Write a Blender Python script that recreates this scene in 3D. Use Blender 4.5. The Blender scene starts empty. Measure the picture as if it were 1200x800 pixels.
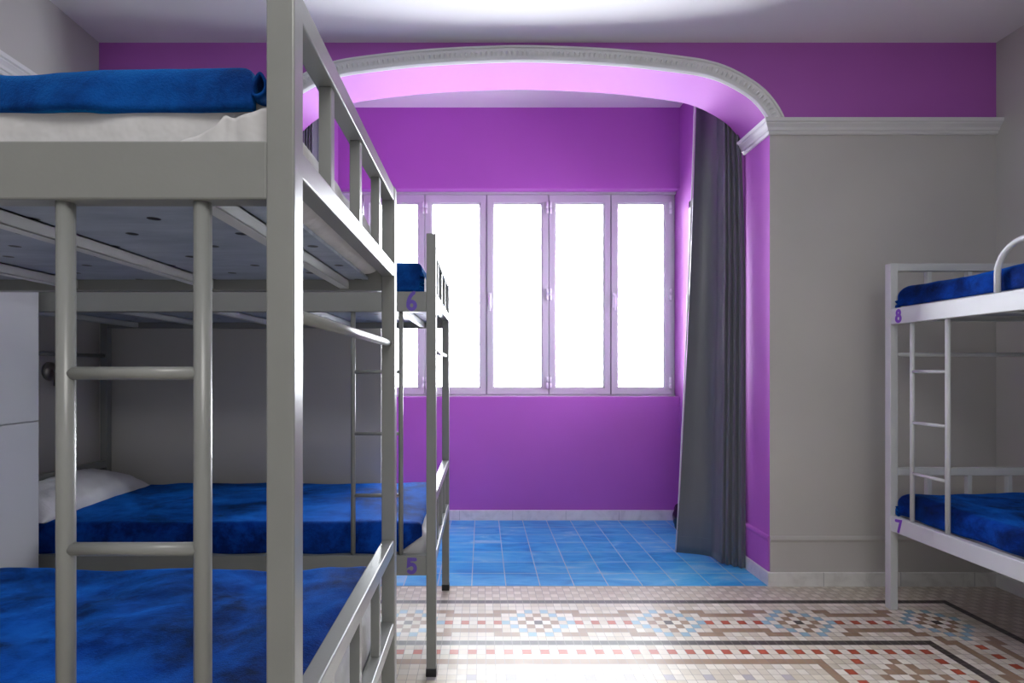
import bpy, bmesh, math, random
from mathutils import Vector, noise, Matrix
random.seed(4)
S = bpy.context.scene
COL = S.collection
PI = math.pi
# ------------------------------------------------------------------ materials
def nt(name):
    m = bpy.data.materials.new(name); m.use_nodes = True
    t = m.node_tree; t.nodes.clear()
    out = t.nodes.new('ShaderNodeOutputMaterial')
    b = t.nodes.new('ShaderNodeBsdfPrincipled')
    t.links.new(b.outputs[0], out.inputs[0])
    return m, t, b, out
def N(t, typ, **kw):
    n = t.nodes.new(typ)
    for k, v in kw.items():
        if k.startswith('i_'):
            n.inputs[k[2:].replace('_', ' ')].default_value = v
        else: setattr(n, k, v)
    return n
def ramp(t, fac, stops):
    r = N(t, 'ShaderNodeValToRGB')
    e = r.color_ramp.elements
    while len(e) < len(stops): e.new(0.5)
    for el, (p, c) in zip(e, stops):
        el.position = p; el.color = (*c, 1)
    t.links.new(fac, r.inputs[0]); return r.outputs[0]
def noisetex(t, scale, detail=3, rough=.5, dist=0, sc=(1, 1, 1)):
    tc = N(t, 'ShaderNodeTexCoord'); mp = N(t, 'ShaderNodeMapping')
    mp.inputs['Scale'].default_value = sc
    n = N(t, 'ShaderNodeTexNoise', i_Scale=scale, i_Detail=detail, i_Roughness=rough, i_Distortion=dist)
    t.links.new(tc.outputs['Object'], mp.inputs[0]); t.links.new(mp.outputs[0], n.inputs['Vector'])
    return n.outputs['Fac']
def bump(t, b, h, strength=.1, dist=.005):
    bp = N(t, 'ShaderNodeBump', i_Strength=strength, i_Distance=dist)
    t.links.new(h, bp.inputs['Height']); t.links.new(bp.outputs[0], b.inputs['Normal'])
def paint(name, c, rough=.5, var=.05, scale=3, bumps=.06, bscale=60, spec=.5, sheen=0, metal=0, bdist=.005):
    m, t, b, o = nt(name)
    f = noisetex(t, scale, 4)
    lo = tuple(x*(1-var) for x in c); hi = tuple(min(1, x*(1+var)) for x in c)
    t.links.new(ramp(t, f, [(.3, lo), (.7, hi)]), b.inputs['Base Color'])
    b.inputs['Roughness'].default_value = rough
    b.inputs['Specular IOR Level'].default_value = spec
    b.inputs['Metallic'].default_value = metal
    b.inputs['Sheen Weight'].default_value = sheen
    if bumps: bump(t, b, noisetex(t, bscale, 4), bumps, bdist)
    return m
M = {}
M['gray'] = paint('gray_wall_paint', (.535, .52, .505), .75, .04, 1.5, .05, 50, .2)
M['purple'] = paint('purple_wall_paint', (.45, .13, .52), .62, .04, 1.2, .05, 40, .22)
M['white'] = paint('white_trim_paint', (.72, .72, .73), .5, .03, 4, .04, 80)
M['ceil'] = paint('ceiling_paint', (.86, .855, .87), .85, .02, 1, .04, 30, .2)
M['bed'] = paint('bed_enamel', (.225, .232, .226), .3, .04, 6, .03, 150, .5)
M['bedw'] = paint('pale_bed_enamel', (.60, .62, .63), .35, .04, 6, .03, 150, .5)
M['cap'] = paint('black_rubber', (.015, .015, .018), .5, .1, 20)
M['alu'] = paint('white_window_enamel', (.60, .61, .63), .35, .02, 5, .01, 60)
M['hinge'] = paint('glossy_white_hardware', (.90, .90, .92), .25, .01, 5, 0)
M['metal'] = paint('brushed_nickel', (.38, .36, .33), .3, .1, 30, .02, 200, metal=1)
M['locker'] = paint('locker_laminate', (.62, .64, .68), .4, .02, 2, .01, 60)
M['gap'] = paint('dark_gap', (.03, .03, .035), .8)
M['sheet'] = paint('white_cotton', (.56, .555, .57), .85, .05, 5, .7, 7, .2, .1, 0, .03)
M['pillow'] = paint('white_pillowcase', (.78, .77, .80), .85, .03, 5, .6, 9, .2, .1, 0, .02)
M['number'] = paint('purple_number_paint', (.12, .07, .42), .5)
M['number2'] = paint('violet_number_paint', (.20, .055, .50), .5)
M['bag'] = paint('black_plastic_film', (.02, .022, .03), .25, .2, 12, .5, 30)
M['shade'] = paint('dark_shade_metal', (.05, .05, .05), .4)
M['sash'] = paint('sash_gasket', (.25, .25, .28), .6)

def marble():
    m, t, b, o = nt('white_marble_skirting')
    f = noisetex(t, 6, 8, .6, 1.5)
    t.links.new(ramp(t, f, [(.35, (.66, .655, .64)), (.5, (.76, .755, .74)), (.65, (.80, .795, .78))]), b.inputs['Base Color'])
    b.inputs['Roughness'].default_value = .3
    return m
M['marble'] = marble()

def plush(name, dark, mid, light, sheen=(.015, .24, 1.0)):
    m, t, b, o = nt(name)
    f = noisetex(t, 3.0, 6, .6, .7, (1, 1.1, 1))
    g = noisetex(t, 26, 7, .8, .4, (.75, 1, 1))
    mx = N(t, 'ShaderNodeMath', operation='MULTIPLY_ADD'); mx.inputs[1].default_value = .28
    t.links.new(g, mx.inputs[0])
    m2 = N(t, 'ShaderNodeMath', operation='MULTIPLY'); m2.inputs[1].default_value = .72
    t.links.new(f, m2.inputs[0]); t.links.new(m2.outputs[0], mx.inputs[2])
    t.links.new(ramp(t, mx.outputs[0], [(.40, dark), (.5, mid), (.61, light)]), b.inputs['Base Color'])
    b.inputs['Roughness'].default_value = .8
    b.inputs['Specular IOR Level'].default_value = .1
    b.inputs['Sheen Weight'].default_value = 1
    b.inputs['Sheen Roughness'].default_value = .33
    t.links.new(ramp(t, mx.outputs[0], [(.40, tuple(x*.35 for x in sheen)), (.52, sheen), (.62, tuple(min(1, x*1.3) for x in sheen))]), b.inputs['Sheen Tint'])
    h = noisetex(t, 260, 3, .7)
    bump(t, b, h, .5, .004)
    return m
M['blue'] = plush('royal_blue_plush', (.0002, .004, .035), (.0005, .020, .16), (.002, .062, .42))
M['teal'] = plush('petrol_blue_plush', (.0003, .010, .07), (.0008, .030, .17), (.002, .07, .32), (.01, .30, .9))

def curtain_mat():
    m, t, b, o = nt('charcoal_curtain_satin')
    f = noisetex(t, 8, 4, .6, 0, (1, 1, .1))
    t.links.new(ramp(t, f, [(.3, (.070, .080, .098)), (.7, (.092, .104, .125))]), b.inputs['Base Color'])
    b.inputs['Roughness'].default_value = .38; b.inputs['Specular IOR Level'].default_value = .8
    b.inputs['Sheen Weight'].default_value = .3
    bump(t, b, noisetex(t, 220, 2), .12, .002)
    return m
M['curtain'] = curtain_mat()

def glass():
    m, t, b, o = nt('window_glass'); t.nodes.remove(b)
    tr = N(t, 'ShaderNodeBsdfTransparent'); gl = N(t, 'ShaderNodeBsdfGlossy'); gl.inputs['Roughness'].default_value = .02
    fr = N(t, 'ShaderNodeFresnel'); fr.inputs[0].default_value = 1.45
    ms = N(t, 'ShaderNodeMixShader')
    t.links.new(fr.outputs[0], ms.inputs[0]); t.links.new(tr.outputs[0], ms.inputs[1]); t.links.new(gl.outputs[0], ms.inputs[2])
    t.links.new(ms.outputs[0], o.inputs[0]); return m
M['glass'] = glass()

def deck_mat():
    m, t, b, o = nt('perforated_deck_board')
    tc = N(t, 'ShaderNodeTexCoord')
    sep = N(t, 'ShaderNodeSeparateXYZ'); t.links.new(tc.outputs['Object'], sep.inputs[0])
    def mth(op, a, bb=None, c=None):
        n = N(t, 'ShaderNodeMath', operation=op)
        for i, v in enumerate((a, bb, c)):
            if v is None: continue
            if isinstance(v, (int, float)): n.inputs[i].default_value = v
            else: t.links.new(v, n.inputs[i])
        return n.outputs[0]
    # quincunx grid of round holes
    u = mth('DIVIDE', mth('ADD', sep.outputs[0], sep.outputs[1]), .22)
    v = mth('DIVIDE', mth('SUBTRACT', sep.outputs[0], sep.outputs[1]), .22)
    fu = mth('SUBTRACT', mth('FRACT', mth('ADD', u, 20.0)), .5)
    fv = mth('SUBTRACT', mth('FRACT', mth('ADD', v, 20.0)), .5)
    d = mth('SQRT', mth('ADD', mth('MULTIPLY', fu, fu), mth('MULTIPLY', fv, fv)))
    hole = mth('LESS_THAN', d, .075)
    f = noisetex(t, 9, 6, .65, .4, (.5, 2, 1))
    colr = ramp(t, f, [(.3, (.24, .29, .38)), (.6, (.36, .42, .52)), (.75, (.48, .53, .60))])
    mix = N(t, 'ShaderNodeMix', data_type='RGBA')
    t.links.new(hole, mix.inputs['Factor']); t.links.new(colr, mix.inputs[6]); mix.inputs[7].default_value = (.004, .004, .005, 1)
    t.links.new(mix.outputs[2], b.inputs['Base Color'])
    b.inputs['Roughness'].default_value = .38
    b.inputs['Specular IOR Level'].default_value = .45
    return m
M['deck'] = deck_mat()

TS = .0407
def mosaic_mat():
    m, t, b, o = nt('hydraulic_mosaic')
    at = N(t, 'ShaderNodeAttribute', attribute_name='tile')
    tc = N(t, 'ShaderNodeTexCoord')
    mp = N(t, 'ShaderNodeMapping'); mp.inputs['Location'].default_value = (-(2.52+TS/2), -3.2, 0)
    t.links.new(tc.outputs['Object'], mp.inputs[0])
    br = N(t, 'ShaderNodeTexBrick', offset=0, squash=1, i_Scale=1.0, i_Mortar_Size=.0011, i_Mortar_Smooth=.2, i_Brick_Width=TS, i_Row_Height=TS)
    t.links.new(mp.outputs[0], br.inputs[0])
    f = noisetex(t, 2.5, 6, .65, .5)
    mul = N(t, 'ShaderNodeMix', data_type='RGBA', blend_type='MULTIPLY'); mul.inputs[0].default_value = 1
    t.links.new(at.outputs['Color'], mul.inputs[6])
    t.links.new(ramp(t, f, [(.3, (.86, .84, .80)), (.6, (1, 1, 1))]), mul.inputs[7])
    mx = N(t, 'ShaderNodeMix', data_type='RGBA')
    t.links.new(br.outputs['Fac'], mx.inputs['Factor']); t.links.new(mul.outputs[2], mx.inputs[6]); mx.inputs[7].default_value = (.27, .24, .21, 1)
    t.links.new(mx.outputs[2], b.inputs['Base Color'])
    rr = noisetex(t, 14, 4)
    rm = N(t, 'ShaderNodeMapRange', i_To_Min=.28, i_To_Max=.46); t.links.new(rr, rm.inputs[0]); t.links.new(rm.outputs[0], b.inputs['Roughness'])
    b.inputs['Specular IOR Level'].default_value = .38
    bump(t, b, br.outputs['Fac'], -.15, .001)
    return m
M['mosaic'] = mosaic_mat()
def bluetile():
    m, t, b, o = nt('blue_glazed_tiles')
    tc = N(t, 'ShaderNodeTexCoord')
    mp = N(t, 'ShaderNodeMapping'); mp.inputs['Location'].default_value = (.061, -3.19, 0)
    t.links.new(tc.outputs['Object'], mp.inputs[0])
    br = N(t, 'ShaderNodeTexBrick', offset=0, squash=1, i_Scale=1.0, i_Mortar_Size=.0034, i_Mortar_Smooth=.3, i_Brick_Width=.2, i_Row_Height=.2)
    br.inputs['Color1'].default_value = (.02, .02, .02, 1); br.inputs['Color2'].default_value = (.98, .98, .98, 1)
    t.links.new(mp.outputs[0], br.inputs[0])
    f = noisetex(t, 5, 6, .6, 1.2, (.5, 1.6, 1))
    ad = N(t, 'ShaderNodeMath', operation='MULTIPLY_ADD'); ad.inputs[1].default_value = .16
    sp = N(t, 'ShaderNodeSeparateColor'); t.links.new(br.outputs['Color'], sp.inputs[0])
    t.links.new(sp.outputs[0], ad.inputs[0]); t.links.new(f, ad.inputs[2])
    colr = ramp(t, ad.outputs[0], [(.34, (.016, .25, .62)), (.52, (.04, .38, .76)), (.68, (.10, .48, .80)), (.82, (.34, .58, .78))])
    mx = N(t, 'ShaderNodeMix', data_type='RGBA')
    t.links.new(br.outputs['Fac'], mx.inputs['Factor']); t.links.new(colr, mx.inputs[6]); mx.inputs[7].default_value = (.46, .55, .64, 1)
    t.links.new(mx.outputs[2], b.inputs['Base Color'])
    b.inputs['Roughness'].default_value = .38; b.inputs['Specular IOR Level'].default_value = .3
    bump(t, b, br.outputs['Fac'], -.3, .002)
    return m
M['bluetile'] = bluetile()

# ------------------------------------------------------------------ mesh helpers
def finish(name, bm, mats, parent=None, smooth=False, loc=None, rz=0):
    me = bpy.data.meshes.new(name)
    bmesh.ops.recalc_face_normals(bm, faces=bm.faces)
    bm.to_mesh(me); bm.free()
    for mm in (mats if isinstance(mats, (list, tuple)) else [mats]): me.materials.append(mm)
    if smooth:
        for p in me.polygons: p.use_smooth = True
    o = bpy.data.objects.new(name, me); COL.objects.link(o)
    if parent: o.parent = parent
    if loc is not None: o.location = loc
    o.rotation_euler.z = rz
    return o
def box(bm, a, b, bev=0, seg=2, mi=0):
    x0, x1 = sorted((a[0], b[0])); y0, y1 = sorted((a[1], b[1])); z0, z1 = sorted((a[2], b[2]))
    vs = [bm.verts.new((x, y, z)) for x in (x0, x1) for y in (y0, y1) for z in (z0, z1)]
    F = [(0, 1, 3, 2), (4, 6, 7, 5), (0, 4, 5, 1), (2, 3, 7, 6), (0, 2, 6, 4), (1, 5, 7, 3)]
    fs = [bm.faces.new([vs[i] for i in f]) for f in F]
    for f in fs: f.material_index = mi
    if bev:
        es = list({e for f in fs for e in f.edges})
        r = bmesh.ops.bevel(bm, geom=es, offset=bev, segments=seg, profile=.5, affect='EDGES', clamp_overlap=True)
        for f in r['faces']: f.material_index = mi
def tube(bm, pts, r, n=14, closed_ends=True):
    pts = [Vector(p) for p in pts]; rings = []
    up = None
    for i, p in enumerate(pts):
        d = (pts[min(i+1, len(pts)-1)]-pts[max(i-1, 0)]).normalized()
        if up is None:
            up = d.orthogonal().normalized()
        else:
            up = (up-d*up.dot(d)).normalized()
        s = d.cross(up)
        rr = r[i] if isinstance(r, (list, tuple)) else r
        rings.append([bm.verts.new(p+up*rr*math.cos(a)+s*rr*math.sin(a)) for a in (2*PI*k/n for k in range(n))])
    for a, b in zip(rings, rings[1:]):
        for k in range(n): f = bm.faces.new((a[k], a[(k+1) % n], b[(k+1) % n], b[k])); f.smooth = True
    if closed_ends:
        bm.faces.new(rings[0]); bm.faces.new(rings[-1][::-1])
def bar(name, a, b, mat, parent, bev=.003):
    bm = bmesh.new(); box(bm, a, b, bev); return finish(name, bm, mat, parent)
def empty(name, loc, rz=0, label=None, cat=None, group=None, kind=None):
    o = bpy.data.objects.new(name, None); COL.objects.link(o)
    o.location = loc; o.rotation_euler.z = rz; o.empty_display_size = .1
    return tag(o, label, cat, group, kind)
def tag(o, label=None, cat=None, group=None, kind=None):
    if label: o['label'] = label
    if cat: o['category'] = cat
    if group: o['group'] = group
    if kind: o['kind'] = kind
    return o
def struct(name, bm, mats, smooth=False):
    return tag(finish(name, bm, mats, None, smooth), kind='structure')

# ------------------------------------------------------------------ dimensions
XL, XR = -2.245, 3.012
YF, YT, YB = 3.2, 3.51, 4.608            # far wall face, its alcove side, alcove parapet face
YN = -2.3                                 # wall behind the camera
ZC, ZA = 3.18, 3.478
JL, JR = -1.215, 1.685
CR0, CR1 = 2.64, 2.72
# arch outline, pixels measured off the photograph turned into metres on the wall plane
half = [(0, 73.3), (70, 75.4), (120, 78.6), (153, 82), (185, 86), (208, 89.6), (230, 96), (252, 107), (268, 118), (279, 130), (287, 143), (290, 152)]
cx = .235
def arch_pts(off=0.0):
    P = [Vector((h[0]*.005, 1.26+(434-h[1])*.005)) for h in half]
    Q = [Vector((-p.x, p.y)) for p in P[:0:-1]]+P
    # catmull resample
    out = []
    for i in range(len(Q)-1):
        p0, p1, p2, p3 = Q[max(i-1, 0)], Q[i], Q[i+1], Q[min(i+2, len(Q)-1)]
        for k in range(6):
            s = k/6
            out.append(.5*((2*p1)+(p2-p0)*s+(2*p0-5*p1+4*p2-p3)*s*s+(3*p1-p0-3*p2+p3)*s**3))
    out.append(Q[-1])
    if off:
        res = []
        for i, p in enumerate(out):
            d = (out[min(i+1, len(out)-1)]-out[max(i-1, 0)]).normalized()
            res.append(p+Vector((-d.y, d.x))*off)
        out = res
    return [(p.x+cx, p.y) for p in out]
AP = arch_pts()
zs = AP[0][1]
# ------------------------------------------------------------------ setting
def quad(bm, pts, mi=0):
    f = bm.faces.new([bm.verts.new(p) for p in pts]); f.material_index = mi; return f
bm = bmesh.new()
ZP = (CR0+CR1)/2
for x0, x1 in ((XL-.2, JL), (JR, XR+.2)):
    quad(bm, [(x0, YF, 0), (x1, YF, 0), (x1, YF, ZP), (x0, YF, ZP)], 0)
    quad(bm, [(x0, YF, ZP), (x1, YF, ZP), (x1, YF, ZC+.3), (x0, YF, ZC+.3)], 1)
    quad(bm, [(x0, YT, 0), (x1, YT, 0), (x1, YT, ZA+.1), (x0, YT, ZA+.1)], 1)
    quad(bm, [(x0, YF, ZC+.3), (x1, YF, ZC+.3), (x1, YT, ZA+.1), (x0, YT, ZA+.1)], 1)
for x in (JL, JR):
    quad(bm, [(x, YF, 0), (x, YT, 0), (x, YT, zs), (x, YF, zs)], 1)
for (xa, za), (xb, zb) in zip(AP, AP[1:]):
    quad(bm, [(xa, YF, za), (xb, YF, zb), (xb, YF, ZC+.3), (xa, YF, ZC+.3)], 1)
    quad(bm, [(xa, YT, za), (xb, YT, zb), (xb, YT, ZA+.1), (xa, YT, ZA+.1)], 1)
bmesh.ops.remove_doubles(bm, verts=bm.verts, dist=1e-5)
IV = [(bm.verts.new((x, YF, z)), bm.verts.new((x, YT, z))) for x, z in AP]
for a, b in zip(IV, IV[1:]):
    f = bm.faces.new((a[0], b[0], b[1], a[1])); f.material_index = 1; f.smooth = True
struct('wall_far', bm, [M['gray'], M['purple']])

bm = bmesh.new(); box(bm, (XL-.15, YN-.15, -.02), (XL, YF, ZC+.05)); struct('wall_left', bm, M['gray'])
bm = bmesh.new(); box(bm, (XR, YN-.15, -.02), (XR+.15, YF, ZC+.05)); struct('wall_right', bm, M['gray'])
bm = bmesh.new(); box(bm, (XL-.15, YN-.15, -.02), (XR+.15, YN, ZC+.05)); struct('wall_near', bm, M['gray'])
bm = bmesh.new(); box(bm, (XL-.15, YN-.15, ZC), (XR+.15, YF+.02, ZC+.1)); struct('ceiling', bm, M['ceil'])
XA = 1.668
bm = bmesh.new(); box(bm, (JL-.2, YT-.01, ZA), (XA+.2, YB+.4, ZA+.1)); struct('ceiling', bm, M['ceil'])
# alcove parapet and header
bm = bmesh.new(); box(bm, (JL-.1, YB, 0), (XA+.1, 4.86, 1.037), .004)
box(bm, (JL-.1, YB, 2.794), (XA+.1, 4.86, ZA+.05), .004); struct('wall_alcove_far', bm, M['purple'])
bm = bmesh.new(); box(bm, (JL-.15, YT+.002, 0), (JL, 4.86, ZA+.05)); struct('wall_alcove_left', bm, M['purple'])
WY0, WY1, WZ0, WZ1 = 3.62, 4.40, 1.10, 2.62
bm = bmesh.new()
box(bm, (XA, YT+.002, 0), (XA+.2, 4.86, WZ0)); box(bm, (XA, YT+.002, WZ1), (XA+.2, 4.86, ZA+.05))
box(bm, (XA, YT+.002, WZ0), (XA+.2, WY0, WZ1)); box(bm, (XA, WY1, WZ0), (XA+.2, 4.86, WZ1))
struct('wall_alcove_right', bm, M['purple'])
# low partition closing the left side of the opening behind the bunk
bm = bmesh.new(); box(bm, (JL-.005, YF+.002, 0), (-.592, YF+.062, 1.74), .002); struct('wall_partition', bm, M['gray'])

# floors
CREAM = [(.66, .60, .50), (.74, .69, .60), (.60, .54, .44), (.70, .66, .58)]
TAN = (.33, .22, .145); RED = (.45, .085, .045); BLUE = (.28, .45, .55); DARK = (.075, .062, .06)
def tilec(ri, cr):
    rnd = random.random()
    def cream(): return random.choice(CREAM)
    d = min(ri, cr); a = max(ri, cr)
    if d < 5:
        return (.60, .53, .43) if (ri+cr) % 2 else (.72, .66, .56)
    if d in (5, 16): return DARK
    if d in (17, 19): return cream()
    if d == 18: return RED if (a % 2 == 0) else cream()
    if d < 16:
        v = d-11
        if a < 20: cen, half_ = 11, 8.5
        cs = [11, 28]+[44+16*k for k in range(12)]
        c = min(cs, key=lambda q: abs(q-a)); u = a-c
        if abs(v) <= 3 and abs(u) <= 4 and abs(u)+abs(v) <= 5:
            if (u+v) % 2 == 0:
                s = abs(u)+abs(v)
                return DARK if s == 0 else (TAN if s == 2 else BLUE)
            return cream()
        nx = [q for q in cs if q > a]; pv = [q for q in cs if q <= a]
        if nx and pv:
            w = a-(nx[0]+pv[-1])/2
            if abs(v) == 3 and 3 <= abs(w) <= 5: return TAN
            if abs(v) == 2 and abs(w) <= 3.5: return TAN
            if v == 0 and abs(w) <= 3.6 and int(w+50) % 2 == 1: return RED
        return cream()
    # field
    if cr >= 31:
        dd = min(ri-20, cr-31)
        if dd == 0: return TAN
        if dd == 3 and (a % 4 == 0): return (.45, .42, .45)
        return cream()
    if cr == 29 and ri % 2 == 0 and ri > 20: return RED
    if cr == 27 and ri == 20: return RED
    k = (ri-23+3) % 8-3; u = cr-23
    s = abs(k)+abs(u)
    if s == 3 or (s == 2 and k*u != 0): return TAN
    if s == 0: return DARK if (ri//8) % 2 else TAN
    return cream()
bm = bmesh.new(); lay = bm.loops.layers.float_color.new('tile')
X0t = 2.52+TS/2+5*TS       # right edge of column 0
nc = int((X0t-XL)/TS)+6; nr = int((YF-YN)/TS)+3
grid = {}
def gv(i, j):
    if (i, j) not in grid:
        x = X0t-i*TS; y = YF-j*TS
        grid[(i, j)] = bm.verts.new((x, y, 0))
    return grid[(i, j)]
for j in range(nr):
    for i in range(-9, nc):
        f = bm.faces.new((gv(i, j), gv(i+1, j), gv(i+1, j+1), gv(i, j+1)))
        c = tilec(j, i if i >= 0 else abs(i) % 2)
        k = .93+.12*random.random()
        for l in f.loops: l[lay] = (c[0]*k, c[1]*k, c[2]*k, 1)
fl = struct('floor', bm, M['mosaic'])
bm = bmesh.new(); box(bm, (JL-.1, YF-.008, -.02), (JR+.0, YB+.1, .002)); struct('floor', bm, M['bluetile'])
bm = bmesh.new(); box(bm, (XL-.2, YN-.2, -.1), (XR+.2, YF+.3, -.021)); struct('floor', bm, M['gray'])

# skirting, dado and cornices
def sweep(bm, path, prof, mi=0):
    """path: list of (x,y) plan points with outward normals computed to the right-hand side; prof: (out, z)"""
    rings = []
    n = len(path)
    for i, p in enumerate(path):
        p = Vector(p)
        ns = []
        if i > 0: d = (p-Vector(path[i-1])).normalized(); ns.append(Vector((d.y, -d.x)))
        if i < n-1: d = (Vector(path[i+1])-p).normalized(); ns.append(Vector((d.y, -d.x)))
        m = sum(ns, Vector((0, 0))).normalized(); k = 1/max(.3, m.dot(ns[0]))
        rings.append([bm.verts.new((p.x+m.x*o*k, p.y+m.y*o*k, z)) for o, z in prof])
    for a, b in zip(rings, rings[1:]):
        for k in range(len(prof)-1):
            bm.faces.new((a[k], a[k+1], b[k+1], b[k])).material_index = mi
    bm.faces.new(rings[0]).material_index = mi; bm.faces.new(rings[-1][::-1]).material_index = mi
corn = [(0, CR0), (.010, CR0), (.014, CR0+.010), (.014, CR0+.016), (.022, CR0+.020), (.026, CR0+.034), (.036, CR0+.046), (.040, CR0+.050),
        (.040, CR0+.056), (.048, CR0+.062), (.052, CR0+.080), (0, CR0+.080)]
# path direction such that the right-hand side looks into the room
def rev(p): return p[::-1]
bm = bmesh.new(); sweep(bm, [(JR, YT), (JR, YF), (XR-.001, YF)][::1], corn) if False else None
bm.free()
def mould(name, path, prof, mat):
    b = bmesh.new(); sweep(b, path, prof); return struct(name, b, mat)
# right part: jamb then wall face (room lies at -y of the wall, at -x of the jamb)
mould('trim_1', [(JR, YT-.005), (JR, YF), (XR, YF)], corn, M['white'])
mould('trim_2', [(XL, YN), (XL, YF), (JL, YF), (JL, YT-.005)], corn, M['white'])
base = [(0, 0), (.016, 0), (.016, .078), (.012, .082), (0, .082)]
mould('baseboard_right_of_arch', [(JR, YB), (JR, YF), (XR, YF), (XR, YN)], base, M['marble'])
mould('baseboard_left_of_arch', [(XL, YN), (XL, YF), (-.592, YF)], base, M['marble'])
mould('baseboard_alcove', [(JL, YB), (XA, YB)], [(o, z+.002) for o, z in base], M['marble'])
dado = [(0, .0), (.012, .0), (.012, .255), (.016, .262), (.024, .268), (.026, .276), (.022, .284), (.014, .290), (0, .292)]
dd = [(o*.55, z) for o, z in dado]
b = bmesh.new(); sweep(b, [(JR, YF), (XR, YF)], dd); struct('trim_3', b, M['gray'])
b = bmesh.new(); sweep(b, [(JR, YT), (JR, YF+.001)], dd); struct('trim_4', b, M['purple'])
b = bmesh.new()   # joints between the marble skirting slabs
for x in (1.99, 2.44, 2.87): box(b, (x, YF-.0168, .003), (x+.002, YF-.01, .0815))
for k in range(7): box(b, (JL+.13+k*.447, YB-.0168, .003), (JL+.132+k*.447, YB-.01, .0815))
struct('trim_5', b, M['sash'])

# arch archivolt with leaf relief
def arch_trim():
    bm = bmesh.new()
    prof = [(.0005, 0), (.0005, .004), (.006, .020), (.012, .024), (.016, .018), (.024, .020), (.028, .014), (.056, .026), (.066, .030), (.070, .024), (.074, .032), (.082, .034), (.088, .026), (.090, 0)]
    paths = [arch_pts(o) for o, _ in prof]
    n = len(paths[0]); rings = []
    for i in range(n):
        rings.append([bm.verts.new((paths[k][i][0], YF-prof[k][1], paths[k][i][1])) for k in range(len(prof))])
    for a, b in zip(rings, rings[1:]):
        for k in range(len(prof)-1): bm.faces.new((a[k], a[k+1], b[k+1], b[k]))
    bm.faces.new(rings[0]); bm.faces.new(rings[-1])
    # leaves
    mid = arch_pts(.043); outp = arch_pts(.056)
    L = [0]
    for a, b in zip(mid, mid[1:]): L.append(L[-1]+math.hypot(b[0]-a[0], b[1]-a[1]))
    s = .02; pitch = .030
    while s < L[-1]-.02:
        i = max(k for k in range(len(L)) if L[k] <= s)
        i = min(i, len(mid)-2)
        f = (s-L[i])/(L[i+1]-L[i])
        c = Vector((mid[i][0]*(1-f)+mid[i+1][0]*f, mid[i][1]*(1-f)+mid[i+1][1]*f))
        t = Vector((mid[i+1][0]-mid[i][0], mid[i+1][1]-mid[i][1])).normalized(); nn = Vector((-t.y, t.x))
        ctr = bm.verts.new((c.x+nn.x*.004, YF-.034, c.y+nn.y*.004))
        ring = []
        for k in range(8):
            a = 2*PI*k/8; w = .009*(1+.35*math.sin(a)); 
            p = c+t*w*math.cos(a)+nn*(.015*math.sin(a))
            ring.append(bm.verts.new((p.x, YF-.019-.003*(math.sin(a)+1), p.y)))
        for k in range(8): bm.faces.new((ring[k], ring[(k+1) % 8], ctr))
        s += pitch
    o = struct('trim_6', bm, M['white'])
arch_trim()

# ------------------------------------------------------------------ windows
def window_leaf(parent, x0, x1, hinge_side, handle):
    g = M['alu']
    y0, y1, z0, z1 = 4.70, 4.745, 1.054, 2.772
    sw = .062
    bm = bmesh.new()
    # frame with mitred look: stiles and rails as one mesh, stepped inward
    gx0, gx1, gz0, gz1 = x0+sw, x1-sw, z0+.066, z1-.082
    for (d, yy) in ((0, y0), (.011, y0+.008)):
        pass
    def ringquad(a, b, ya, yb):
        (ax0, ax1, az0, az1), (bx0, bx1, bz0, bz1) = a, b
        A = [bm.verts.new(p) for p in ((ax0, ya, az0), (ax1, ya, az0), (ax1, ya, az1), (ax0, ya, az1))]
        B = [bm.verts.new(p) for p in ((bx0, yb, bz0), (bx1, yb, bz0), (bx1, yb, bz1), (bx0, yb, bz1))]
        for k in range(4): bm.faces.new((A[k], A[(k+1) % 4], B[(k+1) % 4], B[k]))
    o_ = (x0, x1, z0, z1)
    def ins(r, d): return (r[0]+d, r[1]-d, r[2]+d, r[3]-d)
    G = (gx0, gx1, gz0, gz1)
    e = .004
    ringquad(o_, ins(o_, .003), y0+.003, y0); ringquad(o_, o_, y1, y0+.003)
    ringquad(ins(o_, .003), ins(G, -.014), y0, y0)
    ringquad(ins(G, -.014), ins(G, -.012), y0, y0+.006)
    ringquad(ins(G, -.012), G, y0+.006, y0+.012)
    ringquad(G, G, y0+.012, y1)
    ringquad(o_, G, y1, y1)
    bmesh.ops.remove_doubles(bm, verts=bm.verts, dist=1e-6)
    c = finish('casement', bm, g, parent)
    b = bmesh.new(); box(b, (gx0-.005, y0+.022, gz0-.005), (gx1+.005, y0+.027, gz1+.005)); finish('glass_pane', b, M['glass'], c)
    hx = x1 if hinge_side > 0 else x0
    for hz in (2.655, 1.913, 1.156):
        b = bmesh.new()
        cxh = hx-.010*hinge_side
        tube(b, [(cxh, y0-.012, hz-.050), (cxh, y0-.012, hz-.003)], .0105, 12)
        tube(b, [(cxh, y0-.012, hz+.003), (cxh, y0-.012, hz+.050)], .0105, 12)
        box(b, (cxh-.008, y0-.008, hz-.045), (cxh+.008, y0+.004, hz+.045))
        finish('hinge', b, M['hinge'], c)
    if handle:
        hx = x0+.022
        b = bmesh.new()
        box(b, (hx-.014, y0-.008, 1.80), (hx+.014, y0+.002, 1.93), .004)
        tube(b, [(hx, y0, 1.90), (hx, y0-.04, 1.90)], .010, 10)
        tube(b, [(hx, y0-.038, 1.905), (hx, y0-.045, 1.86), (hx, y0-.045, 1.77)], [.012, .011, .008], 10)
        finish('handle', b, M['hinge'], c)
    return c
w1 = empty('window_1', (0, 0, 0), kind='structure')
bm = bmesh.new()
pxx = lambda p: (p-565)*4.70/640
fl_, fr_ = JL+.001, XA-.003
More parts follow.
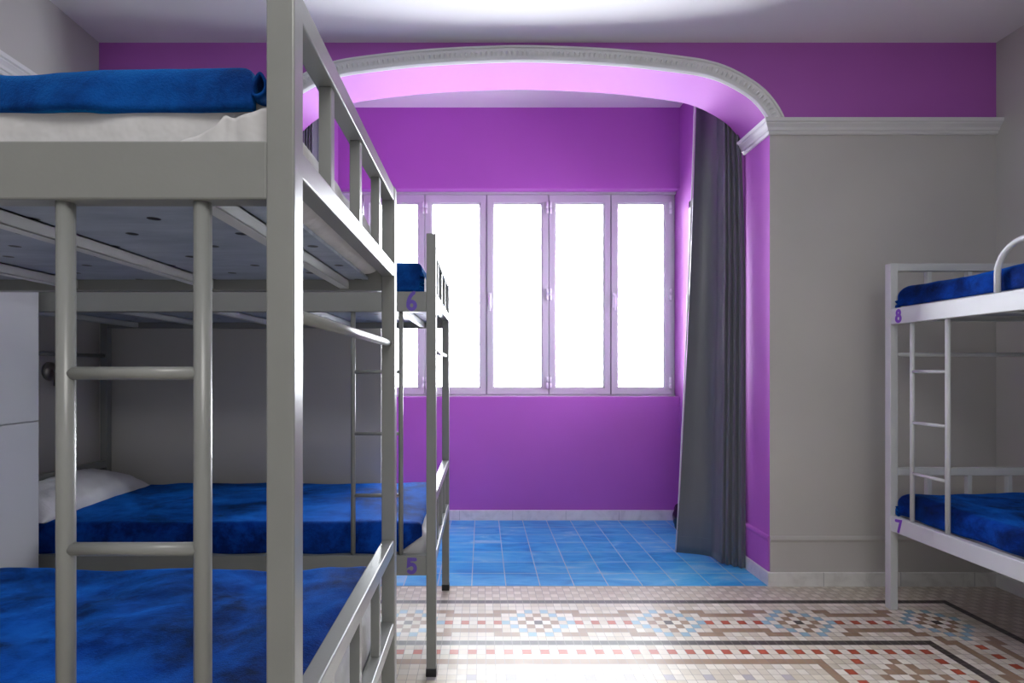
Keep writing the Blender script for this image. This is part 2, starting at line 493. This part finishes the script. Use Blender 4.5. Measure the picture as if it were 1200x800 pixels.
box(bm, (fl_, 4.69, 2.775), (fr_, 4.80, 2.80), .003); box(bm, (fl_, 4.705, 1.030), (fr_, 4.80, 1.050), .003)
box(bm, (fl_, 4.715, 1.04), (pxx(425.5)-.004, 4.80, 2.78), .003); box(bm, (pxx(787.5), 4.725, 1.04), (fr_, 4.80, 2.78), .003)
box(bm, (fl_, 4.75, 2.69), (fr_, 4.80, 2.78)); box(bm, (fl_, 4.75, 1.04), (fr_, 4.80, 1.11))
for p in (498, 570.5, 643, 716): box(bm, (pxx(p)-.03, 4.75, 1.04), (pxx(p)+.03, 4.80, 2.78))
finish('window_frame', bm, M['alu'], w1)
bm = bmesh.new()
for p in (570.5, 716): box(bm, (pxx(p)-.003, 4.696, 1.056), (pxx(p)+.003, 4.74, 2.770))
finish('gasket', bm, M['sash'], w1)
B = [425.5, 498, 570.5, 643, 716, 787]
for i in range(5):
    x0, x1 = pxx(B[i])+.0032, pxx(B[i+1])-.0032
    hs = 1 if i in (0, 2, 4) else -1
    window_leaf(w1, x0, x1, hs, i in (2, 4))
w2 = empty('window_2', (0, 0, 0), kind='structure')
bm = bmesh.new()
for a, b_ in (((WY0, WZ0), (WY1, WZ0+.06)), ((WY0, WZ1-.06), (WY1, WZ1)), ((WY0, WZ0), (WY0+.06, WZ1)), ((WY1-.06, WZ0), (WY1, WZ1)), ((4.0-.05, WZ0), (4.0+.05, WZ1))):
    box(bm, (XA-.004, a[0], a[1]), (XA+.05, b_[0], b_[1]), .003)
finish('window_frame', bm, M['alu'], w2)
bm = bmesh.new(); box(bm, (XA+.02, WY0+.05, WZ0+.05), (XA+.026, WY1-.05, WZ1-.05)); finish('glass_pane', bm, M['glass'], w2)
for hz in (1.80,):
    b = bmesh.new()
    tube(b, [(XA-.012, WY1-.005, hz-.07), (XA-.012, WY1-.005, hz+.07)], .010, 10); box(b, (XA-.01, WY1-.015, hz-.06), (XA+.002, WY1+.012, hz+.06))
    finish('hinge', b, M['metal'], w2)

# ------------------------------------------------------------------ bunk beds
def poly_stroke(bm, pts, w, d):
    """one flat stroke of half-width w with round ends, thickness d"""
    P = [Vector(p) for p in pts]; n = len(P)
    closed = (P[0]-P[-1]).length < 1e-6
    if closed: P = P[:-1]; n -= 1
    Lf, Rt = [], []
    for i in range(n):
        if closed: t = (P[(i+1) % n]-P[i-1]).normalized(); k = 1
        elif 0 < i < n-1:
            t1, t2 = (P[i]-P[i-1]).normalized(), (P[i+1]-P[i]).normalized(); t = (t1+t2).normalized(); k = 1/max(.5, t.dot(t1))
        else: t = (P[1]-P[0]).normalized() if i == 0 else (P[-1]-P[-2]).normalized(); k = 1
        m = Vector((-t.y, t.x)); Lf.append(P[i]+m*w*k); Rt.append(P[i]-m*w*k)
    def extrude(ring):
        up = [bm.verts.new((p.x, p.y, d)) for p in ring]; lo = [bm.verts.new((p.x, p.y, 0)) for p in ring]
        bm.faces.new(up)
        for k in range(len(ring)): bm.faces.new((up[k], up[(k+1) % len(ring)], lo[(k+1) % len(ring)], lo[k]))
    segs = n if closed else n-1
    U = [(bm.verts.new((a.x, a.y, d)), bm.verts.new((b.x, b.y, d)), bm.verts.new((a.x, a.y, 0)), bm.verts.new((b.x, b.y, 0))) for a, b in zip(Lf, Rt)]
    for i in range(segs):
        a, b = U[i], U[(i+1) % n]
        bm.faces.new((a[0], b[0], b[1], a[1])); bm.faces.new((a[0], a[2], b[2], b[0])); bm.faces.new((a[1], b[1], b[3], a[3]))
    if not closed:
        for i, sg in ((0, -1), (n-1, 1)):
            t = (P[1]-P[0]).normalized() if i == 0 else (P[-1]-P[-2]).normalized()
            m = Vector((-t.y, t.x))
            cap = [U[i][0]]+[bm.verts.new((q.x, q.y, d)) for q in (P[i]+m*w*math.cos(PI*k/6)+t*sg*w*math.sin(PI*k/6) for k in range(1, 6))]+[U[i][1]]
            bm.faces.new(cap)
def arc(c, rx, ry, a0, a1, n=14):
    return [(c[0]+rx*math.cos(math.radians(a0+(a1-a0)*k/n)), c[1]+ry*math.sin(math.radians(a0+(a1-a0)*k/n))) for k in range(n+1)]
DIG = {
 '6': [arc((0, -.25), .27, .27, 0, 360, 20), arc((.55, -.2), .82, .95, 180, 118, 8)],
 '5': [[(.27, .46), (-.2, .46), (-.24, .04)]+arc((-.02, -.17), .29, .29, 115, -135, 16)],
 '8': [arc((0, .27), .2, .21, 0, 360, 18), arc((0, -.24), .27, .27, 0, 360, 20)],
 '7': [[(-.3, .42), (.3, .5), (.0, -.5)]]}
def number(ch, parent, place, mat, h=.058, w=.0074):
    """place(u, v, n) -> local coordinates on the rail face"""
    bm = bmesh.new()
    for q, st in enumerate(DIG[ch]): poly_stroke(bm, [(p[0]*h*.92, p[1]*h) for p in st], w, .0012+.0003*q)
    for v in bm.verts: v.co = Vector(place(*v.co))
    o = finish('painted_number', bm, mat, parent); o['label'] = 'purple painted number '+ch; return o

def bunk(sx, L, W, loc, rz, label, post_top=(1.825, 1.825), bar_top=1.822, tube_r=.0105, feet=True, lad=(.13, .335), digits=None, rungs=(1.254, .998, .742), mat='bed'):
    root = empty('bunk_bed', loc, rz, label, 'bunk bed', 'grey enamelled steel bunk beds')
    m = M[mat]
    bmat = m
    def bx(name, a, b, par=root, bev=.003, mat=bmat):
        return bar(name, (a[0]*sx, a[1], a[2]), (b[0]*sx, b[1], b[2]), mat, par, bev)
    T = .04; e = .0006
    for x0 in (0, L-T):
        for yi, y0 in enumerate((0, W-T)):
            p = bx('post', (x0, y0, .0 if not feet else .008), (x0+T, y0+T, post_top[yi]))
            if feet:
                bx('rubber_foot', (x0-.0015, y0-.0015, 0), (x0+T+.0015, y0+T+.0015, .034), p, .002, M['cap'])
    up, lo = {}, {}
    for y0 in (.002, W-T+.002):
        up[y0] = bx('upper_side_rail', (T-e, y0, 1.502), (L-T+e, y0+T-.004, 1.585))
        lo[y0] = bx('lower_side_rail', (T-e, y0, .416), (L-T+e, y0+T-.004, .497))
    for x0 in (.002, L-T+.002):
        x1 = x0+T-.004
        bx('upper_end_rail', (x0, T-e, 1.545), (x1, W-T+e, 1.585)); bx('lower_end_rail', (x0, T-e, .457), (x1, W-T+e, .497))
        bx('top_bar', (x0, T-e, bar_top-.04), (x1, W-T+e, bar_top)); bx('guard_bar', (x0, T-e, .707), (x1, W-T+e, .747))
        xm = x0+.0065
        for k in (1, 2, 3):
            yc = W*k/4
            bx('slat', (xm, yc-.0115, 1.5855), (xm+.023, yc+.0115, bar_top-.0405), bev=.0015)
            bx('slat', (xm, yc-.0115, .4975), (xm+.023, yc+.0115, .7065), bev=.0015)
        b = bmesh.new(); xc = (x0+x1)/2*sx
        tube(b, [(xc, T-.012, 1.344), (xc, W-T+.012, 1.344)], .0105, 14); finish('crossbar', b, m, root)
    for zt in (1.535, .447):
        d = bx('deck', (.080 if zt > 1 else .0405, .041, zt), (L-.0405, W-.041, zt+.008), bev=0, mat=M['deck'])
        for k in range(5):
            xc = .155+.41*k+(.0 if L > 1.9 else -.02)
            b = bmesh.new(); box(b, ((xc-.016)*sx, .039, zt-.0265), ((xc-.013)*sx, W-.039, zt-.0005)); box(b, ((xc-.016)*sx, .039, zt-.0035), ((xc+.018)*sx, W-.039, zt-.0005))
            box(b, ((xc-.016)*sx, .039, zt-.0275), ((xc+.010)*sx, W-.039, zt-.0245))
            finish('cross_beam', b, M['bedw'], d)
    # ladder
    b = bmesh.new(); yc = .02
    ld = empty('ladder', (0, 0, 0)); ld.parent = root
    for xx in lad:
        b2 = bmesh.new(); tube(b2, [(xx*sx, yc, .494), (xx*sx, yc, 1.505)], tube_r, 16)
        finish('ladder_rail', b2, m, ld)
    b.free()
    for z in rungs:
        b2 = bmesh.new(); tube(b2, [((lad[0]+tube_r*.6)*sx, yc, z), ((lad[1]-tube_r*.6)*sx, yc, z)], tube_r*.78, 14); finish('rung', b2, m, ld)
    # safety hoop on the upper ladder-side rail
    b = bmesh.new(); x0, x1, zt, R = .615, 1.75, 1.792, .125
    pts = [(x0, 1.58), (x0, zt-R)]+[(x0+R-R*math.cos(a), zt-R+R*math.sin(a)) for a in (PI/2*k/8 for k in range(1, 9))]
    pts += [(x1-R+R*math.sin(a), zt-R+R*math.cos(a)) for a in (PI/2*k/8 for k in range(0, 9))]+[(x1, 1.58)]
    tube(b, [(p[0]*sx, yc, p[1]) for p in pts], .0115, 14); finish('guard_hoop', b, m, root)
    if digits:
        for ch, z, xx, par, mat in ((digits[0], 1.5425, digits[2], up[.002], digits[3]), (digits[1], .456, digits[2], lo[.002], digits[3])):
            number(ch, par, lambda u, v, n, z=z, xx=xx: ((xx*sx+u), .002-n, z+v), mat)
    return root

def nz(x, y, z, s, seed=0): return noise.noise(Vector((x*s+seed, y*s-seed*.7, z*s+seed*.3)))
def fbm(x, y, z, s, seed=0, o=3):
    return sum(nz(x, y, z, s*2**k, seed+k*7.1)/2**k for k in range(o))

def mattress(sx, x0, x1, y0, y1, z0, z1, loc, rz, label, seed):
    bm = bmesh.new(); nx, ny, nzz = 60, 30, 4
    # rounded box by mapping a cube grid
    bmesh.ops.create_cube(bm, size=1)
    hx, hy, hz = (x1-x0)/2, (y1-y0)/2, (z1-z0)/2
    for v in bm.verts: v.co = Vector((v.co.x*2*hx, v.co.y*2*hy, v.co.z*2*hz))
    bmesh.ops.bevel(bm, geom=list(bm.edges), offset=min(.045, hz*.9), segments=5, profile=.55, affect='EDGES')
    long = [e for e in bm.edges if e.calc_length() > .5]
    for axis, cuts in ((0, 48), (1, 24)):
        es = [e for e in bm.edges if abs((e.verts[0].co-e.verts[1].co)[axis]) > .5]
        bmesh.ops.subdivide_edges(bm, edges=es, cuts=cuts, use_grid_fill=False)
    for v in bm.verts:
        p = v.co; n = fbm(p.x, p.y, p.z*2, 5, seed)*.007+(abs(fbm(p.x*.8+p.z*3, p.y, p.z*3, 4, seed+3, 2))*.010 if seed == 3 else 0)
        d = Vector((p.x/hx*.4, p.y/hy*.4, p.z/hz)).normalized()
        if p.z > -hz*.8: v.co = p+d*n
        else: v.co = p
    c = ((x0+x1)/2*sx, (y0+y1)/2)
    for v in bm.verts: v.co = Vector((v.co.x+c[0], v.co.y+c[1], v.co.z+hz))
    o = finish('mattress', bm, M['sheet'], None, True)
    place(o, loc, rz, z0)
    return tag(o, label, 'mattress', 'mattresses in white sheets on the bunks')
def place(o, loc, rz, z):
    o.location = (loc[0], loc[1], loc[2]+z); o.rotation_euler.z = rz

def blanket(sx, x0, x1, y0, y1, top, loc, rz, label, seed, drop_f=.12, drop_b=.05, drop_e=.04, drop_e2=.04, mat='blue', th=.012, puff=.010, corner=None, r=.035, ridge=None, skew=0):
    """cloth folded over the box x0..x1, y0..y1 with its top face at `top`"""
    NX, NY = 190, 100
    def fold(s, a, b, da, db):
        # s in 0..1 along unfolded cloth
        ar = PI/2*r
        ha, hb = max(0, da-r), max(0, db-r)
        fa = min(1, da/r); fb = min(1, db/r)
        la, lb = ar*fa, ar*fb
        tot = ha+la+(b-a-2*r)+lb+hb
        t = s*tot
        if t < ha: return a, -(r+ha-t), -1
        t -= ha
        if t < la:
            th_ = PI/2*fa*(1-t/la); return a+r-r*math.sin(th_), -(r-r*math.cos(th_)), -th_/(PI/2)
        t -= la
        if t < b-a-2*r: return a+r+t, 0, 0
        t -= (b-a-2*r)
        if t < lb:
            th_ = PI/2*fb*(t/lb); return b-r+r*math.sin(th_), -(r-r*math.cos(th_)), th_/(PI/2)
        return b, -(r+(t-lb)), 1
    bm = bmesh.new(); V = []
    for i in range(NX+1):
        row = []
        s = i/NX
        X, dx, kx = fold(s, x0, x1, drop_e, drop_e2)
        for j in range(NY+1):
            Y, dy, ky = fold(j/NY, y0, y1, drop_f, drop_b)
            if corner and X < x0+corner[0] and ky <= 0:
                # cloth slants up towards the ladder end, baring the sheet underneath
                f = 1-(X-x0)/corner[0]; f = max(0, min(1, f))
                lim = -(drop_f*(1-corner[1]*f))
                dy = max(dy, lim)
            dz = -((abs(dx)**3+abs(dy)**3)**(1/3))
            nx_, ny_ = kx, ky
            nrm = Vector((nx_, ny_, max(.0, 1-max(abs(kx), abs(ky))))).normalized() if (kx or ky) else Vector((0, 0, 1))
            n1 = fbm(X, Y, dz, 2.6, seed, 3)*puff*1.3+fbm(X, Y, dz, 7, seed+5, 3)*puff*.35
            ph = fbm(X, Y, 0, 1.2, seed+9, 2)
            if ridge:
                n1 += ridge*math.exp(-((Y-y0-.05)/.05)**2)*(.6+.4*math.sin(X*7+seed))
            p = Vector((X+skew*max(0, Y-y0-.03)*max(0, 1-(X-x0)/.6), Y, dz))+nrm*n1
            # vertical pleats on the hanging front
            if ky < -.5: p.y += .006*math.sin(X*22+seed+2*nz(X, 0, 0, 3, seed))*min(1, -dz/.06)
            row.append(bm.verts.new((p.x*sx, p.y, p.z)))
        V.append(row)
    for i in range(NX):
        for j in range(NY):
            bm.faces.new((V[i][j], V[i+1][j], V[i+1][j+1], V[i][j+1]))
    zmin = min(v.co.z for v in bm.verts)
    o = finish('blanket', bm, M[mat], None, True)
    # top faces outward
    me = o.data
    if me.polygons[(NX//2)*NY+NY//2].normal.z < 0:
        me.flip_normals()
    place(o, loc, rz, top)
    sd = o.modifiers.new('thickness', 'SOLIDIFY'); sd.thickness = th; sd.offset = -1
    return tag(o, label, 'blanket', 'royal blue plush blankets on the bunks')

# bunk nearest the camera (bed ends at the right, runs to the left wall)
A = dict(loc=(-.265, .77, 0), rz=0)
bunk(-1, 1.965, .924, A['loc'], 0, 'bunk bed closest to the camera, its big post and ladder cropped by the frame', post_top=(1.818, 1.818), bar_top=1.815,
     tube_r=.0123, feet=True, lad=(.139, .337), rungs=(1.256, 1.002, .748))
mattress(-1, .045, 1.915, .046, .878, .456, .618, A['loc'], 0, 'white-sheeted mattress on the lower level of the closest bunk', 1)
blanket(-1, .066, 1.50, .036, .890, .668, A['loc'], 0, 'rumpled blue plush blanket spread over the lower berth of the closest bunk', 2, drop_f=.14, drop_b=.1, drop_e=.03, drop_e2=.06, puff=.014, th=.02)
mattress(-1, .037, 1.915, .030, .878, 1.544, 1.672, A['loc'], 0, 'white-sheeted mattress on the top level of the closest bunk', 3)
blanket(-1, .064, 1.60, .018, .88, 1.714, A['loc'], 0, 'blue plush blanket folded on the top berth of the closest bunk, seen edge-on', 4, drop_f=.076, drop_b=.03, drop_e=.03, drop_e2=.04, puff=.012, r=.040, th=.016, mat='teal', skew=.16)

bl_ = [o for o in COL.objects if o.name == 'blanket.001'][0]
def corner_roll(parent):
    """the blanket's corner turned back into an open pointed fold"""
    bm = bmesh.new(); n = 30; L = 8; R0 = []
    for i in range(L+1):
        s = i/L; ring = []
        for k in range(n):
            a = 2*PI*k/n
            u = .0115*math.cos(a)*(1-.35*math.sin(a)); w = .0175*math.sin(a)+.004*math.cos(a)
            ring.append(bm.verts.new((-(.056+.010*s)+u, .014+.10*s, -.043+w*(1-.1*s))))
        R0.append(ring)
    for a, b in zip(R0, R0[1:]):
        for k in range(n): bm.faces.new((a[k], a[(k+1) % n], b[(k+1) % n], b[k]))
    o = finish('turned_corner', bm, M['teal'], parent, True)
    sd = o.modifiers.new('thickness', 'SOLIDIFY'); sd.thickness = .004; sd.offset = -1
corner_roll(bl_)
def sheet_fold(parent):
    """pointed fold of the sheet hanging over the side of the top mattress"""
    bm = bmesh.new(); NU, NV = 40, 14; R0 = []
    for j in range(NV+1):
        h = j/NV; row = []
        for i in range(NU+1):
            u = i/NU
            top = .040+.055*min(1, u*1.15)+.012*math.exp(-((u-.52)/.06)**2)
            x = -(.185-.150*u); z = top*h
            y = .0235-.003*h+.002*math.sin(u*22+h*2)+.0035*math.exp(-((u-.55-.03*h)/.035)**2)*-1
            row.append(bm.verts.new((x, y, z)))
        R0.append(row)
    for a, b in zip(R0, R0[1:]):
        for k in range(NU): bm.faces.new((a[k], a[k+1], b[k+1], b[k]))
    o = finish('sheet_fold', bm, M['sheet'], parent, True)
    sd = o.modifiers.new('thickness', 'SOLIDIFY'); sd.thickness = .002
sheet_fold([o for o in COL.objects if o.name == 'mattress.001'][0])

# bunk with numbers 5 and 6
Bd = (-.190, 2.246, 0)
bunk(-1, 1.998, .921, Bd, 0, 'bunk bed with purple numbers 5 and 6 beside the arched alcove', post_top=(1.825, 1.782), bar_top=1.780,
     tube_r=.0098, lad=(.147, .345), digits=('6', '5', .100, M['number']))
mattress(-1, .045, 1.95, .052, .875, .456, .588, Bd, 0, 'white-sheeted mattress on berth 5, one corner of the sheet bare', 5)
blanket(-1, .050, 1.72, .034, .885, .622, Bd, 0, 'blue plush blanket on berth 5 with a white pillow at its far end', 6, drop_f=.125, drop_b=.08, drop_e=.02, drop_e2=.11, puff=.007, corner=(.13, .72), r=.04)
mattress(-1, .052, 1.95, .046, .875, 1.544, 1.690, Bd, 0, 'white-sheeted mattress on berth 6 in front of the window', 7)
blanket(-1, .060, 1.75, .032, .885, 1.715, Bd, 0, 'dark blue blanket over berth 6, its squared end against the bright window', 8, drop_f=.125, drop_b=.1, drop_e=.11, drop_e2=.1, puff=.0015, r=.030, mat='teal')

# bunk with numbers 7 and 8, against the right wall
Cd = (2.15, 2.915, 0)
bunk(1, 1.998, .852, Cd, -PI/2, 'bunk bed with purple numbers 7 and 8 against the right wall', post_top=(1.825, 1.825), bar_top=1.824,
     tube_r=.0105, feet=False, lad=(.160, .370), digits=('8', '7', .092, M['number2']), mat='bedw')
mattress(1, .060, 1.95, .060, .800, .456, .570, Cd, -PI/2, 'white-sheeted mattress on berth 7 by the right wall', 9)
blanket(1, .046, 1.80, .034, .815, .620, Cd, -PI/2, 'bright blue plush blanket on berth 7 by the right wall', 10, drop_f=.115, drop_b=.1, drop_e=.10, drop_e2=.1, puff=.009, r=.045)
mattress(1, .052, 1.95, .046, .806, 1.544, 1.66, Cd, -PI/2, 'white-sheeted mattress on berth 8 at the top of the right-hand bunk', 11)
blanket(1, .052, 1.80, .032, .815, 1.700, Cd, -PI/2, 'deep blue plush blanket on berth 8 behind the curved guard hoop', 12, drop_f=.105, drop_b=.1, drop_e=.10, drop_e2=.1, puff=.009, r=.045)

# pillow on berth 5
def pillow(loc, sx_, sy_, sz_, rz, label, seed):
    bm = bmesh.new(); n = 44; top, bot = [], []
    def h(u, v):
        a = max(0, 1-abs(u)**3.2); b = max(0, 1-abs(v)**3.6)
        return (a*b)**.5
    for s_, arr in ((1, top), (-1, bot)):
        for i in range(n+1):
            row = []
            for j in range(n+1):
                u, v = -1+2*i/n, -1+2*j/n
                k = h(u, v)
                pinch = 1-.06*(u*u)*(v*v)*0
                x = u*sx_*(1-.07*(1-abs(v)**2)*abs(u)**4*0+.04*abs(u*v)**3)
                y = v*sy_*(1+.04*abs(u*v)**3)
                z = s_*sz_*k*(1 if s_ > 0 else .62)
                w = fbm(x, y, 0, 7, seed, 3)*.010*k+math.sin(u*9+v*3)*.002
                # wrinkles radiating from the edges
                w += .004*math.sin(v*30+u*4)*(1-k)*k*3
                row.append(bm.verts.new((x, y, z+(w if s_ > 0 else -w*.2))))
            arr.append(row)
        for i in range(n):
            for j in range(n):
                bm.faces.new((arr[i][j], arr[i+1][j], arr[i+1][j+1], arr[i][j+1]))
    bmesh.ops.remove_doubles(bm, verts=bm.verts, dist=.0015)
    bmesh.ops.recalc_face_normals(bm, faces=bm.faces)
    o = finish('pillow', bm, M['pillow'], None, True, loc, rz)
    return tag(o, label, 'pillow')
pl = pillow((-2.00, 2.66, .655), .155, .37, .080, .03, 'white pillow lying at the left end of berth 5', 3)
pl.rotation_euler.y = math.radians(12)

# ------------------------------------------------------------------ locker between the two left bunks
def locker():
    x0, x1, y0, y1, h = XL+.012, -1.788, 1.715, 2.205, 1.80
    root = empty('locker', ((x0+x1)/2, (y0+y1)/2, 0), 0, 'pale grey two-door locker standing between the two left bunks', 'locker')
    ox, oy = (x0+x1)/2, (y0+y1)/2
    def B_(name, a, b, mat, par=root, bev=.002):
        return bar(name, (a[0]-ox, a[1]-oy, a[2]), (b[0]-ox, b[1]-oy, b[2]), mat, par, bev)
    B_('body', (x0, y0, .05), (x1-.02, y1, h), M['locker'])
    B_('plinth', (x0+.01, y0+.01, 0), (x1-.03, y1-.01, .052), M['gap'])
    for (za, zb) in ((.06, 1.0545), (1.0585, h-.004)):
        d = B_('door', (x1-.0195, y0+.002, za), (x1, y1-.002, zb), M['locker'])
        b = bmesh.new()
        zz = zb-.35 if za < 1 else za+.25
        tube(b, [(x1-ox-.002, y0+.05-oy, zz), (x1-ox+.012, y0+.05-oy, zz)], [.009, .009], 14); tube(b, [(x1-ox+.012, y0+.05-oy, zz), (x1-ox+.016, y0+.05-oy, zz)], [.012, .011], 14)
        finish('lock', b, M['metal'], d)
locker()

# reading lamp on the left wall
def wall_lamp():
    root = empty('wall_lamp', (XL, 2.83, 1.256), 0, 'small brushed metal reading spotlight on the left wall above berth 5', 'lamp')
    b = bmesh.new(); tube(b, [(0, 0, 0), (.012, 0, 0), (.022, 0, 0), (.026, 0, 0)], [.048, .048, .042, .02], 28); finish('base', b, M['metal'], root)
    b = bmesh.new(); tube(b, [(.022, 0, 0), (.05, 0, 0)], .008, 12)
    bmesh.ops.create_uvsphere(b, u_segments=14, v_segments=10, radius=.013, matrix=Matrix.Translation((.056, 0, 0))); finish('arm', b, M['metal'], root, True)
    b = bmesh.new(); tube(b, [(.046, -.0, .014), (.050, -.002, -.012), (.053, -.006, -.055), (.055, -.008, -.075)], [.011, .015, .019, .020], 22); finish('lamp_shade', b, M['shade'], root)
wall_lamp()

# ------------------------------------------------------------------ curtain
def curtain(sx=1, ox=1.5, label='floor-length charcoal curtain gathered at the right side of the arch'):
    first = len(bpy.data.objects)
    root = empty('curtain', (1.5, 3.6, 0), 0, label, 'curtain')
    NU, NV = 260, 60
    zt, zb = 3.30, .012
    bl, br_ = Vector((1.302, 3.68)), Vector((1.674, 3.470))
    tl, tr_ = Vector((1.435, 3.640)), Vector((1.660, 3.550))
    def off(s, h):
        # broad panel on the left, tight pleats on the right
        g = .585-.03*math.sin(h*2.4)
        st = max(0, min(1, (s-g+.09)/.21)); st = st*st*(3-2*st)
        v = -.060-.016*math.sin(min(s, g)/g*PI)+.088*st+.003*math.sin(s*13+h)
        v += .020*(1-min(1, s/.2))**2
        if s > .66:
            k = (s-.66)/.34
            v += .0125*(math.cos(k*2*PI*3.6+.4*math.sin(h*3))-1)*min(1, k*6)
        v += .003*math.sin(s*9+h*1.6)*(1-.5*h)
        return v
    bm = bmesh.new(); R = []
    for j in range(NV+1):
        h = j/NV; z = zb+(zt-zb)*h
        hh = h**.85
        a = bl.lerp(tl, hh); b = br_.lerp(tr_, max(0, (h-.55)/.45)**1.2)
        d = (b-a).normalized(); n = Vector((d.y, -d.x))
        row = []
        for i in range(NU+1):
            s = i/NU
            ss = s if s < .5 else .5+(s-.5)
            p = a.lerp(b, ss)+n*off(s, h)
            # loose lower hem flares
            p += n*.010*math.sin(s*7+1)*(1-h)**3
            zz = z+(.014*(1-s)*(1-h)**6)
            row.append(bm.verts.new((p.x-1.5, p.y-3.6, zz)))
        R.append(row)
    for j in range(NV):
        for i in range(NU): bm.faces.new((R[j][i], R[j][i+1], R[j+1][i+1], R[j+1][i]))
    # hem stitch groove near the bottom
    o = finish('fabric', bm, M['curtain'], root, True)
    sd = o.modifiers.new('thickness', 'SOLIDIFY'); sd.thickness = .003; sd.offset = 0
    # backlight on the free edge, put in as a pale coloured strip
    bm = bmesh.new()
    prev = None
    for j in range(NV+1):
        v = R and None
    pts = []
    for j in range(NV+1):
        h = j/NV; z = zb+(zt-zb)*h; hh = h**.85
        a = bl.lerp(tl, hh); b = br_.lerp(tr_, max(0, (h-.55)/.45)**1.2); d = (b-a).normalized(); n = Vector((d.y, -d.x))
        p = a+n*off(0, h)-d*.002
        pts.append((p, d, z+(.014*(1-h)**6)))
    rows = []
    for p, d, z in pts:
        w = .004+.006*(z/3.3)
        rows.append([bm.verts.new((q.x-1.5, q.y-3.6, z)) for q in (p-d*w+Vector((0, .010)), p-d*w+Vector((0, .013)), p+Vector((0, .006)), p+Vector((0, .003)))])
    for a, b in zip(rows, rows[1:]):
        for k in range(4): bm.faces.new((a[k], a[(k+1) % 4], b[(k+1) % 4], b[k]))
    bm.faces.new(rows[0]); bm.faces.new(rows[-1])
    e = finish('lit_edge_strip', bm, M['sheet'], root, True); e['label'] = 'backlit curtain edge painted as a pale strip'
    b = bmesh.new(); tube(b, [(-.25, -.0, 3.325), (.15, -.02, 3.325)], .012, 12); finish('curtain_rod', b, M['metal'], root)
    # lower hem stitch band
    bm = bmesh.new(); rows = []
    for z in (.132, .136):
        h = (z-zb)/(zt-zb); hh = h**.85
        a = bl.lerp(tl, hh); b = br_.lerp(tr_, max(0, (h-.55)/.45)**1.2); d = (b-a).normalized(); n = Vector((d.y, -d.x))
        rows.append([[bm.verts.new(((a.lerp(b, i/NU)+n*(off(i/NU, h)+.010*math.sin(i/NU*7+1)*(1-h)**3+dd_)).x-1.5, (a.lerp(b, i/NU)+n*(off(i/NU, h)+.010*math.sin(i/NU*7+1)*(1-h)**3+dd_)).y-3.6, z)) for i in range(2, NU-1)] for dd_ in (.0012, .0026)])
    for k in range(len(rows[0][0])-1):
        bm.faces.new((rows[0][1][k], rows[0][1][k+1], rows[1][1][k+1], rows[1][1][k]))
        bm.faces.new((rows[0][0][k], rows[0][0][k+1], rows[0][1][k+1], rows[0][1][k]))
        bm.faces.new((rows[1][0][k], rows[1][0][k+1], rows[1][1][k+1], rows[1][1][k]))
    st = finish('stitching', bm, M['curtain'], root)
    return root
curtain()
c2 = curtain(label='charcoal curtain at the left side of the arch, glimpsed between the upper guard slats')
for ch in c2.children:              # the left curtain faces the other way: mirror the cloth about its own middle and narrow it
    for v in ch.data.vertices: v.co.x = -(v.co.x-.17)*.62-.17
    ch.data.flip_normals()
c2.location = (-.995, 3.605, 0)
# dark bag behind the curtain
bm = bmesh.new(); bmesh.ops.create_icosphere(bm, subdivisions=4, radius=1)
for v in bm.verts:
    p = v.co.copy(); n = fbm(p.x, p.y, p.z, 1.6, 3, 3)*.16
    p = p*(1+n); z = p.z
    if z < -.8: z = -.8
    v.co = Vector((p.x*.075, p.y*.12, (z+.8)*.128))
o = finish('bag', bm, M['bag'], None, True, (1.573, 4.26, .003)); tag(o, 'black plastic bag on the blue tiles, peeking out behind the curtain', 'bag')

# ------------------------------------------------------------------ lights
w = bpy.data.worlds.new('daylight'); S.world = w; w.use_nodes = True
bg = w.node_tree.nodes['Background']; bg.inputs[0].default_value = (.91, .96, 1, 1); bg.inputs[1].default_value = 28.0
def portal(name, loc, rot, sx_, sy_):
    l = bpy.data.lights.new(name, 'AREA'); l.shape = 'RECTANGLE'; l.size = sx_; l.size_y = sy_
    l.cycles.is_portal = True
    o = bpy.data.objects.new(name, l); COL.objects.link(o); o.location = loc; o.rotation_euler = rot
portal('window_portal', ((pxx(425)+pxx(787))/2, 4.82, 1.92), (-PI/2, 0, 0), 2.75, 1.8)
portal('side_window_portal', (XA+.12, (WY0+WY1)/2, (WZ0+WZ1)/2), (0, PI/2, 0), 1.5, .8)
# unseen fill light added behind the camera, shaped as a flush ceiling panel
root = empty('ceiling_fill_panel', (.45, -.75, ZC), 0, 'unseen flat square ceiling panel added behind the camera as fill light', 'lamp')
b = bmesh.new(); box(b, (-.62, -.62, -.05), (.62, .62, 0), .006); finish('frame', b, M['white'], root)
l = bpy.data.lights.new('fill_light', 'AREA'); l.shape = 'RECTANGLE'; l.size = 1.2; l.size_y = 1.2; l.energy = 44; l.color = (1, .98, .95)
o = bpy.data.objects.new('fill_light', l); COL.objects.link(o); o.location = (.45, -.75, ZC-.056)

# ------------------------------------------------------------------ camera
cam = bpy.data.cameras.new('camera'); co = bpy.data.objects.new('camera', cam); COL.objects.link(co)
co.location = (0, 0, 1.26); co.rotation_euler = (PI/2, 0, 0)
cam.sensor_width = 36; cam.lens = 640/1200*36
cam.shift_x = 35/1200; cam.shift_y = 34/1200; cam.clip_start = .05
S.camera = co
S.view_settings.view_transform = 'Standard'; S.view_settings.look = 'None'; S.view_settings.gamma = 1; S.view_settings.use_curve_mapping = False
S.view_settings.exposure = 0
